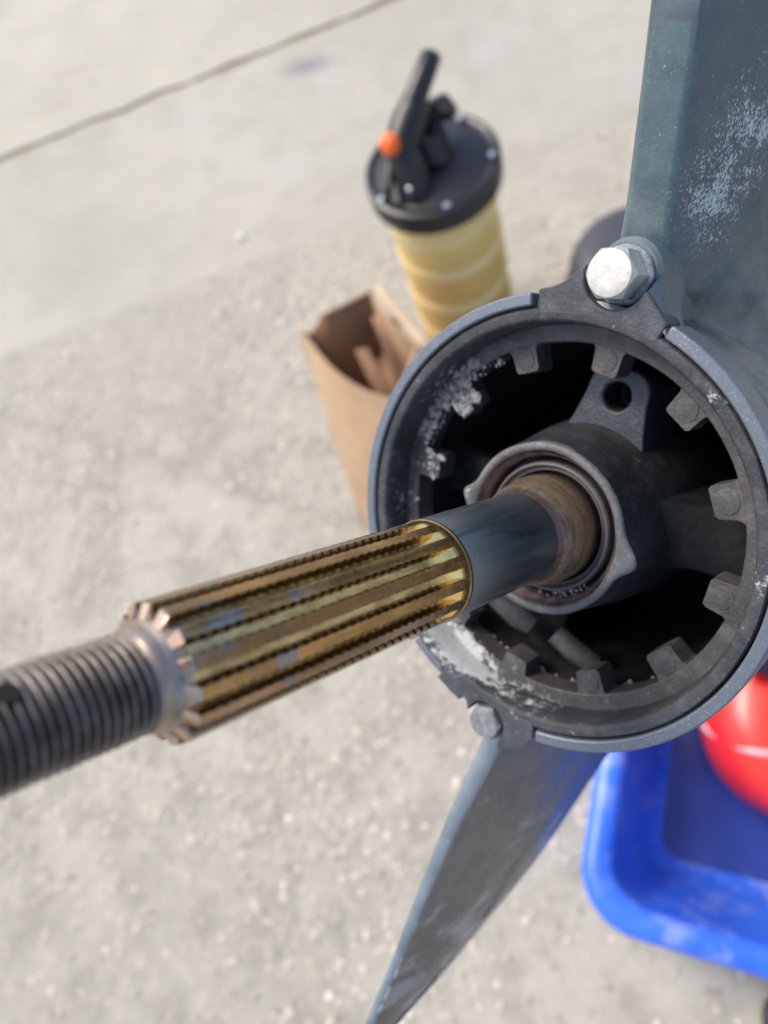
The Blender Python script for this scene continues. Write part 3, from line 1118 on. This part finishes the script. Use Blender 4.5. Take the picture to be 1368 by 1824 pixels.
def lump(x, y, z, r_, flat=0.6):
    b = len(V)
    sd = rng.uniform(0, 100)
    sx, sy = rng.uniform(0.7, 1.3), rng.uniform(0.7, 1.3)
    for c_ in iv:
        k = 1 + 0.7 * mnoise.noise(c_ * 1.6 + Vector((sd, 0, 0))) + 0.35 * mnoise.noise(c_ * 4 + Vector((0, sd, 0)))
        V.append((x + c_.x * r_ * k * sx, y + c_.y * r_ * k * sy, z + c_.z * r_ * k * flat))
    F.extend([tuple(b + i for i in f) for f in if_])


for (r0, r1, a0, a1, z, nn, rmax) in ((66.5, 72.5, 138, 170, -13.6, 70, 2.6), (57.5, 66, 144, 154, -13.8, 22, 2.4), (57.5, 66, 175, 185, -13.6, 18, 2.3), (64, 68, 128, 142, -14, 12, 1.6), (66, 68, 155, 176, -17, 16, 2.0),
                                      (67, 72, 168, 186, -13.6, 14, 1.3), (67, 72.6, 192, 206, -13.6, 22, 1.4), (67.5, 72.6, 236, 264, -13.7, 30, 1.4),
                                      (24.6, 27.6, 280, 330, -6.0, 46, 0.8), (66.6, 68.2, 252, 318, -25, 26, 1.6),
                                      (68, 72, 282, 305, -13.6, 10, 0.9),
                                      (60, 67, -6, 0, -27, 8, 2.2)):
    for _ in range(int(nn * 1.6)):
        a = R(rng.uniform(a0, a1))
        r_ = rng.uniform(r0, r1)
        lump(r_ * math.cos(a), r_ * math.sin(a), z, 0.8 * rmax * rng.uniform(0.15, 1) ** 1.6, 0.42)
dep = mesh_obj('salt_deposit', V, F, 'deposit', car, angle=180)
tag(dep, kind='stuff')

# ---- propeller shaft
shaft = empty('propeller_shaft')
shaft.parent = gear
v, f = lathe([(16.0, 14.6), (16.0, 30), (16.0, 65.4), (15.85, 66.0)], 128)
mesh_obj('journal', v, f, 'journal', shaft, angle=40)
v, f = lathe([(15.98, 15.6), (16.2, 15.0), (16.9, 13.2), (17.9, 11.0), (18.7, 8.4), (19.0, 5.6), (19.5, 3.4), (19.5, 1.8), (19.9, 0.4), (20.0, -2), (20.0, -30)], 128)
mesh_obj('collar', v, f, 'collar', shaft, angle=40)

# splines: 15 teeth, cutter run-out at the inner end, tool scallops along the flanks
NS, NTH = 15, 15 * 30
Z0, Z1 = 66.0, 159.8
zs = []
z = Z0
while z < Z1:
    zs.append(z)
    z += 0.45
zs.append(Z1)
V, F = [], []
R_L, R_F = 15.75, 13.15
for iz, z in enumerate(zs):
    # cutter of large radius lifts out between z=47.8 and z=60
    run = 1.0
    if z < 82:
        q = (82 - z) / 12.6
        run = 1 - min(1.0, q) ** 2.2
        if z < 69.4:
            run = 0.0
    endc = max(0.0, (z - 159.2) / 0.6)
    for k in range(NTH):
        th = 2 * PI * k / NTH
        s_ = (th * NS / (2 * PI)) % 1.0            # 0..1 over one tooth
        d = abs(s_ - 0.5)                          # 0 = centre of the land
        side = 1 if s_ > 0.5 else -1
        # scallops: period 3.4 mm on each flank
        ph = (z / 3.1 + 0.5 * (k // 30 % 2)) * 2 * PI
        tool = 0.5 + 0.5 * math.sin(ph)
        amp = 0.045 * min(1.0, max(0.0, (z - 75) / 6))
        e0, e1 = 0.250 - amp * tool, 0.325 - 0.9 * amp * tool
        g = min(1.0, max(0.0, (d - e0) / (e1 - e0)))
        g = g * g * (3 - 2 * g)
        r_ = R_L - (R_L - R_F) * g * run
        
        # lands sit slightly low and worn
        r_ -= endc * 0.35
        r_ += 0.03 * mnoise.noise(Vector((math.cos(th) * 9, math.sin(th) * 9, z * 0.35)))
        V.append((r_ * math.cos(th + 0.06), r_ * math.sin(th + 0.06), z))
for i in range(len(zs) - 1):
    for k in range(NTH):
        k2 = (k + 1) % NTH
        F.append((i * NTH + k, i * NTH + k2, (i + 1) * NTH + k2, (i + 1) * NTH + k))
# end face down to the relief groove
base = (len(zs) - 1) * NTH
for k in range(NTH):
    th = 2 * PI * k / NTH
    V.append((12.2 * math.cos(th + 0.06), 12.2 * math.sin(th + 0.06), Z1 + 1.6))
for k in range(NTH):
    k2 = (k + 1) % NTH
    F.append((base + k, base + k2, base + NTH + k2, base + NTH + k))
me = bpy.data.meshes.new('spline')
me.from_pydata([(x * .001, y * .001, z * .001) for x, y, z in V], [], F)
me.polygons.foreach_set('use_smooth', [True] * len(me.polygons))
me.set_sharp_from_angle(angle=R(32))
me.materials.append(M['spline'])
spl = link(bpy.data.objects.new('spline', me), shaft)
tag(spl, 'bronze tinted splined section')
# machined gold shoulder line
v, f = lathe([(15.9, 65.2), (16.1, 65.6), (16.1, 66.3), (15.7, 66.8)], 96)
mesh_obj('shoulder', v, f, 'spline', shaft)

v, f = lathe([(12.6, 160.8), (12.25, 161.5), (11.8, 162.2), (11.5, 162.8), (11.4, 164.6), (10.7, 165.4)], 96, wob=0.05)
mesh_obj('relief_groove', v, f, 'relief', shaft, angle=40)
# thread
NT_, pitch = 96, 2.0
V, F = [], []
zt = []
z = 164.6
while z < 214:
    zt.append(z)
    z += 0.125
for i, z in enumerate(zt):
    for k in range(NT_):
        th = k / NT_
        ph = ((z / pitch) - th) % 1.0
        tri = 1 - abs(2 * ph - 1)
        tri = min(1.0, max(0.0, tri * 1.25 - 0.1))
        r_ = 9.4 + 1.57 * tri
        fade = min(1.0, (z - 164.6) / 2.4)
        r_ = 10.55 + (r_ - 10.55) * fade
        if z > 211:
            r_ -= (z - 211) * 0.45
        r_ += 0.05 * mnoise.noise(Vector((math.cos(th * 6.283) * 6, math.sin(th * 6.283) * 6, z * 0.6)))
        # split-pin hole through the thread
        a = th * 2 * PI
        y_, x_ = r_ * math.sin(a), r_ * math.cos(a)
        V.append((x_, y_, z))
for i in range(len(zt) - 1):
    for k in range(NT_):
        k2 = (k + 1) % NT_
        F.append((i * NT_ + k, i * NT_ + k2, (i + 1) * NT_ + k2, (i + 1) * NT_ + k))
b = (len(zt) - 1) * NT_
F.append(tuple(b + k for k in range(NT_)))
me = bpy.data.meshes.new('thread')
me.from_pydata([(x * .001, y * .001, z * .001) for x, y, z in V], [], F)
me.polygons.foreach_set('use_smooth', [True] * len(me.polygons))
me.materials.append(M['thread'])
thr = link(bpy.data.objects.new('thread', me), shaft)
# split pin hole: short dark bush set flush into the thread crest, facing up and outward
ha = R(76)
hp = Vector((math.cos(ha), math.sin(ha), 0))
v, f = tube([tuple(hp * 9.0 + Vector((0, 0, 192.0))), tuple(hp * 11.05 + Vector((0, 0, 192.0)))], 2.3, 20)
mesh_obj('pin_hole', v, f, 'hole', shaft)

# ================================================================== oil extractor
ex = empty('oil_extractor', (-0.147, 0.966, 0.0))
tag(ex, 'amber oil extractor tank with black lid, pump handle and orange button', 'oil extractor')
prof = [(0.002, 0.003), (0.080, 0.003), (0.090, 0.012), (0.092, 0.03)]
z = 0.03
while z < 0.40:
    prof.append((0.0915 + 0.0012 * math.sin(z * 60), z))
    z += 0.01
prof += [(0.0935, 0.402), (0.0935, 0.412)]
v, f = lathe(prof, 64)
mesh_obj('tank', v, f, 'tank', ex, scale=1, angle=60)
for zz, w in ((0.09, .012), (0.175, .012), (0.265, .013), (0.345, .016)):
    pr = [(0.0905, zz - w), (0.0931, zz - w * 0.6), (0.0937, zz), (0.0931, zz + w * 0.6), (0.0905, zz + w)]
    v, f = lathe(pr, 64)
    mesh_obj('tank_rib', v, f, 'tank_rib', ex, scale=1, angle=60)
pr = [(0.094, 0.388), (0.104, 0.387), (0.1078, 0.391), (0.1085, 0.420), (0.107, 0.4265), (0.102, 0.4285), (0.096, 0.4245), (0.088, 0.425), (0.05, 0.437), (0.001, 0.438)]
v, f = lathe(pr, 72)
lid = mesh_obj('lid', v, f, 'black_plastic', ex, scale=1, angle=40)
for (sx, sy) in ((-0.079, -0.057), (0.022, -0.073 - 0.02), (0.094, -0.011), (0.05, 0.08), (-0.055, 0.08)):
    v, f = lathe([(0.006, 0.420), (0.006, 0.431), (0.004, 0.4335), (0.0005, 0.434)], 16, cx=sx, cy=sy)
    mesh_obj('lid_screw', v, f, 'screw', lid, scale=1)
# pump block, barrel and handle (local to the tank)
v, f = tube([(-0.026, -0.046, 0.425), (-0.028, -0.040, 0.455), (-0.034, -0.028, 0.485), (-0.034, -0.016, 0.505)], [0.030, 0.028, 0.025, 0.020], 18)
mesh_obj('pump_block', v, f, 'black_plastic', ex, scale=1, angle=50)
v, f = tube([(-0.066, -0.070, 0.424), (-0.064, -0.060, 0.452), (-0.054, -0.030, 0.472), (-0.036, 0.0, 0.480)], [0.006, 0.008, 0.008, 0.006], 10)
mesh_obj('pump_strut', v, f, 'black_plastic', ex, scale=1, angle=50)
v, f = tube([(-0.034, -0.024, 0.492), (-0.018, 0.0, 0.508), (-0.002, 0.022, 0.524)], [0.026, 0.027, 0.022], 18)
mesh_obj('pump_barrel', v, f, 'black_plastic', ex, scale=1, angle=50)
v, f = tube([(-0.007, 0.015, 0.527), (0.010, 0.038, 0.543), (0.0265, 0.062, 0.558), (0.0285, 0.0655, 0.560)], [0.018, 0.0165, 0.0155, 0.011], 18)
mesh_obj('pump_handle', v, f, 'black_plastic', ex, scale=1, angle=50)
v, f = tube([(0.0, 0.0, 0.436), (0.004, 0.015, 0.470), (0.018, 0.035, 0.490), (0.030, 0.046, 0.488), (0.036, 0.050, 0.470)], [0.034, 0.030, 0.022, 0.016, 0.015], 16)
mesh_obj('outlet_elbow', v, f, 'black_plastic', ex, scale=1, angle=50)
bz = [(-0.036, -0.020, 0.496), (-0.0475, -0.036, 0.5075), (-0.0505, -0.0402, 0.5105), (-0.0525, -0.043, 0.5125)]
v, f = tube(bz, [0.0165, 0.0165, 0.0135, 0.007], 24)
mesh_obj('button', v, f, 'orange', ex, scale=1, angle=60)
v, f = lathe([(0.0055, 0.430), (0.0055, 0.452), (0.003, 0.4545), (0.0004, 0.455)], 14, cx=-0.030, cy=-0.068)
mesh_obj('valve_screw', v, f, 'screw', ex, scale=1)

# ================================================================== cardboard carton
bx = empty('cardboard_carton', (-0.29, 0.64, 0))
tag(bx, 'open brown cardboard carton leaning in front of the amber tank', 'carton')
O3 = Vector((-0.29, 0.64, 0))


def panel(name, b0, b1, t0, t1, bow=0.0, sag=0.0, mat='card', thick=0.004, parent=bx, dip=None):
    b0, b1, t0, t1 = [Vector(q) - O3 for q in (b0, b1, t0, t1)]
    nrm = (b1 - b0).cross(t0 - b0).normalized()
    NX, NY = 16, 12
    Vf, Vb = [], []
    for j in range(NY + 1):
        for i in range(NX + 1):
            sx, sy = i / NX, j / NY
            p = b0.lerp(b1, sx).lerp(t0.lerp(t1, sx), sy)
            p = p + nrm * (bow * math.sin(PI * sx) * (0.35 + 0.65 * sy) + 0.002 * mnoise.noise(Vector((sx * 4, sy * 4, bow * 50))))
            p = p + (t0 - b0).normalized() * (-sag * math.sin(PI * sx) * sy)
            if dip:
                p = p + (t0 - b0).normalized() * (dip(sx) * sy)
            Vf.append(tuple(p))
            Vb.append(tuple(p - nrm * thick))
    Vv = Vf + Vb
    n1 = len(Vf)
    Ff = []
    W = NX + 1
    for j in range(NY):
        for i in range(NX):
            q = (j * W + i, j * W + i + 1, (j + 1) * W + i + 1, (j + 1) * W + i)
            Ff.append(q)
            Ff.append(tuple(n1 + k for k in reversed(q)))
    border = [i for i in range(W)] + [j * W + NX for j in range(1, NY + 1)] + [NY * W + i for i in range(NX - 1, -1, -1)] + [j * W for j in range(NY - 1, 0, -1)]
    for a, b_ in zip(border, border[1:] + border[:1]):
        Ff.append((a, n1 + a, n1 + b_, b_))
    return mesh_obj(name, Vv, Ff, mat, parent, scale=1, angle=50)


b0, b1, b2, b3 = (-0.372, 0.545, 0.002), (-0.19, 0.47, 0.002), (-0.11, 0.60, 0.002), (-0.285, 0.69, 0.002)
tA, tD, tC, tB = (-0.407, 0.799, 0.30), (-0.236, 0.618, 0.315), (-0.198, 0.728, 0.30), (-0.278, 0.848, 0.30)
panel('front_panel', b0, b1, tA, tD, bow=0.016, sag=0.022)
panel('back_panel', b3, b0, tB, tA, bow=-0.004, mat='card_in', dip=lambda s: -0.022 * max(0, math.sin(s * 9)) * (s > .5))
panel('side_panel', b1, b2, tD, tC, bow=0.004)
panel('rear_panel', b2, b3, tC, tB, bow=-0.012, mat='card')
# pale folded flap by the tank
panel('flap', (-0.270, 0.845, 0.297), (-0.194, 0.724, 0.297), (-0.264, 0.850, 0.309), (-0.187, 0.729, 0.309), bow=0.005, mat='card_edge')
# packing strips inside the carton
for i, (p0, p1, wd) in enumerate((((-0.275, 0.815, 0.275), (-0.235, 0.690, 0.17), 0.020), ((-0.305, 0.760, 0.262), (-0.262, 0.655, 0.19), 0.022), ((-0.247, 0.800, 0.280), (-0.205, 0.690, 0.20), 0.016),
                                  ((-0.285, 0.790, 0.20), (-0.240, 0.66, 0.10), 0.030))):
    p0, p1 = Vector(p0), Vector(p1)
    d = (p1 - p0)
    sd = d.cross(Vector((0, 0, 1))).normalized()
    V, F = [], []
    for j in range(15):
        s_ = j / 14
        c_ = p0 + d * s_ + Vector((0, 0, 0.025 * math.sin(PI * s_)))
        tw = 0.5 * math.sin(s_ * 4 + i)
        e = (sd * math.cos(tw) + Vector((0, 0, 1)) * math.sin(tw)) * wd * 0.5
        up = d.normalized().cross(e.normalized()) * 0.0015
        V += [tuple(c_ - e - up), tuple(c_ + e - up), tuple(c_ + e + up), tuple(c_ - e + up)]
    for j in range(14):
        for k in range(4):
            F.append((j * 4 + k, j * 4 + (k + 1) % 4, (j + 1) * 4 + (k + 1) % 4, (j + 1) * 4 + k))
    F += [(0, 1, 2, 3), (56, 59, 58, 57)]
    o = mesh_obj('packing_strip', V, F, 'kraft', None, scale=1, angle=40)
    tag(o, ['long curled brown strip nearest the amber tank in the carton', 'short wide curled brown strip at the front of the carton',
            'thin brown strip against the pale flap of the carton', 'lowest brown strip deep in the carton'][i], 'packing strip', 'brown strips inside the carton')

# ================================================================== blue tub with red can
tb = empty('blue_tub')
e1 = Vector((0.968, -0.251, 0)).normalized()
e2 = Vector((-e1.y, e1.x, 0))
T0 = Vector((-0.038, -0.098, 0))
tb.matrix_world = Matrix(((e1.x, e2.x, 0, T0.x), (e1.y, e2.y, 0, T0.y), (0, 0, 1, 0), (0, 0, 0, 1)))
tag(tb, 'bright blue plastic tub with rounded corners and rolled rim', 'tub')
TW, TD = 0.54, 0.50


def rrect(inset, rad, n=10):
    x0, y0, x1, y1 = inset, inset, TW - inset, TD - inset
    r_ = max(0.012, rad)
    out = []
    for (cx, cy, a0) in ((x1 - r_, y0 + r_, -90), (x1 - r_, y1 - r_, 0), (x0 + r_, y1 - r_, 90), (x0 + r_, y0 + r_, 180)):
        for i in range(n + 1):
            a = R(a0 + 90 * i / n)
            out.append((cx + r_ * math.cos(a), cy + r_ * math.sin(a)))
    return out


def shell(rings):
    V, F = [], []
    for inset, rad, z in rings:
        V += [(x, y, z) for x, y in rrect(inset, rad)]
    m = len(V) // len(rings)
    for q in range(len(rings) - 1):
        for i in range(m):
            j = (i + 1) % m
            F.append((q * m + i, q * m + j, (q + 1) * m + j, (q + 1) * m + i))
    return V, F, m


rr_ = [(0.040, 0.045, 0.003), (0.034, 0.05, 0.012), (0.024, 0.06, 0.10), (0.018, 0.064, 0.168)]
V, F, m = shell(rr_ + [(0.004, 0.074, 0.168), (0.0, 0.078, 0.172), (0.0, 0.078, 0.186), (0.003, 0.076, 0.196), (0.010, 0.072, 0.2015), (0.020, 0.066, 0.2025),
                       (0.030, 0.060, 0.200), (0.036, 0.056, 0.193), (0.039, 0.054, 0.180), (0.054, 0.05, 0.12), (0.078, 0.045, 0.045), (0.090, 0.04, 0.022), (0.104, 0.032, 0.014)])
mesh_obj('tub_shell', V, F, 'tub', tb, scale=1, angle=60)
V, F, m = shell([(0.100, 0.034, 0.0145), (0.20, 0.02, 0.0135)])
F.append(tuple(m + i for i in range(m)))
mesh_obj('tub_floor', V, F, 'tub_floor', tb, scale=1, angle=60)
V, F, m = shell([(0.037, 0.045, 0.004), (0.06, 0.04, 0.0035)])
F.append(tuple(m + i for i in range(m)))
mesh_obj('tub_base', V, F, 'tub', tb, scale=1)

rc = empty('red_can', (0.292, 0.142, 0.016))
tag(rc, 'glossy red rounded plastic can standing inside the blue tub', 'can')
pr = [(0.002, 0.0), (0.100, 0.0), (0.115, 0.006), (0.124, 0.03), (0.1315, 0.08), (0.133, 0.125), (0.130, 0.155), (0.121, 0.178), (0.106, 0.194), (0.085, 0.203), (0.05, 0.207), (0.001, 0.208)]
v, f = lathe(pr, 72)
mesh_obj('can_body', v, f, 'red', rc, scale=1, angle=60)
v, f = tube([(-0.020, 0.055, 0.205), (-0.028, 0.058, 0.225), (-0.050, 0.062, 0.236), (-0.085, 0.066, 0.232)], [0.022, 0.022, 0.020, 0.017], 18)
mesh_obj('spout', v, f, 'black_plastic', rc, scale=1, angle=50)
# pale pink streak built as a slim tube over the shoulder
pts = []
for i in range(13):
    a = R(186 + i * 3.0)
    k = i / 12
    rr2 = 0.1335 - 0.046 * k ** 1.3
    zz = 0.135 + 0.068 * math.sin(k * PI / 2)
    pts.append((rr2 * math.cos(a), rr2 * math.sin(a) + 0.012, zz))
pts.append((pts[-1][0] + 0.012, pts[-1][1] + 0.010, pts[-1][2] + 0.004))
v, f = tube(pts, 0.0042, 10)
mesh_obj('streak', v, f, 'pale_streak', rc, scale=1, angle=60)

# small stray things on the ground
bk = empty('slate_bucket', (0.186, 1.005, 0))
tag(bk, 'dark slate bucket upside down, half hidden behind the gearcase leg', 'bucket')
pr = [(0.134, 0.0), (0.134, 0.03), (0.130, 0.065), (0.120, 0.088), (0.102, 0.102), (0.07, 0.108), (0.001, 0.110)]
v, f = lathe(pr, 56)
mesh_obj('bucket_shell', v, f, 'bucket', bk, scale=1, angle=50)
v, f = lathe([(0.1345, 0.006), (0.1385, 0.012), (0.1385, 0.022), (0.131, 0.026)], 56)
mesh_obj('bucket_rim', v, f, 'bucket', bk, scale=1, angle=50)

wh = empty('black_wheel', (0.232, -0.228, 0))
tag(wh, 'small black rubber wheel lying at the bottom right corner below the tub', 'wheel')
v, f = lathe([(0.012, 0.004), (0.030, 0.002), (0.037, 0.006), (0.040, 0.016), (0.037, 0.026), (0.030, 0.030), (0.016, 0.028), (0.012, 0.026), (0.012, 0.004)], 40)
mesh_obj('tyre', v, f, 'black_plastic', wh, scale=1, angle=50)
v, f = lathe([(0.004, 0.003), (0.0125, 0.003), (0.0125, 0.029), (0.004, 0.029), (0.004, 0.003)], 24)
mesh_obj('wheel_hub', v, f, 'screw', wh, scale=1, angle=40)


def pebble(name, loc, r_, mat, label, seed):
    bm = bmesh.new()
    bmesh.ops.create_icosphere(bm, subdivisions=3, radius=1.0)
    for v_ in bm.verts:
        c_ = v_.co.copy()
        v_.co = c_ * (1 + 0.25 * mnoise.noise(c_ * 1.4 + Vector((seed, 0, 0))))
        v_.co = Vector((v_.co.x * r_ * 1.2, v_.co.y * r_, max(-0.3, v_.co.z) * r_ * 0.6))
    me = bpy.data.meshes.new(name)
    bm.to_mesh(me)
    bm.free()
    me.polygons.foreach_set('use_smooth', [True] * len(me.polygons))
    me.materials.append(M[mat])
    o = link(bpy.data.objects.new(name, me))
    o.location = loc
    return tag(o, label, 'pebble')


pebble('white_pebble', (-0.682, 1.318, 0.0022), 0.010, 'white', 'small white pebble alone on the smooth concrete strip', 3)
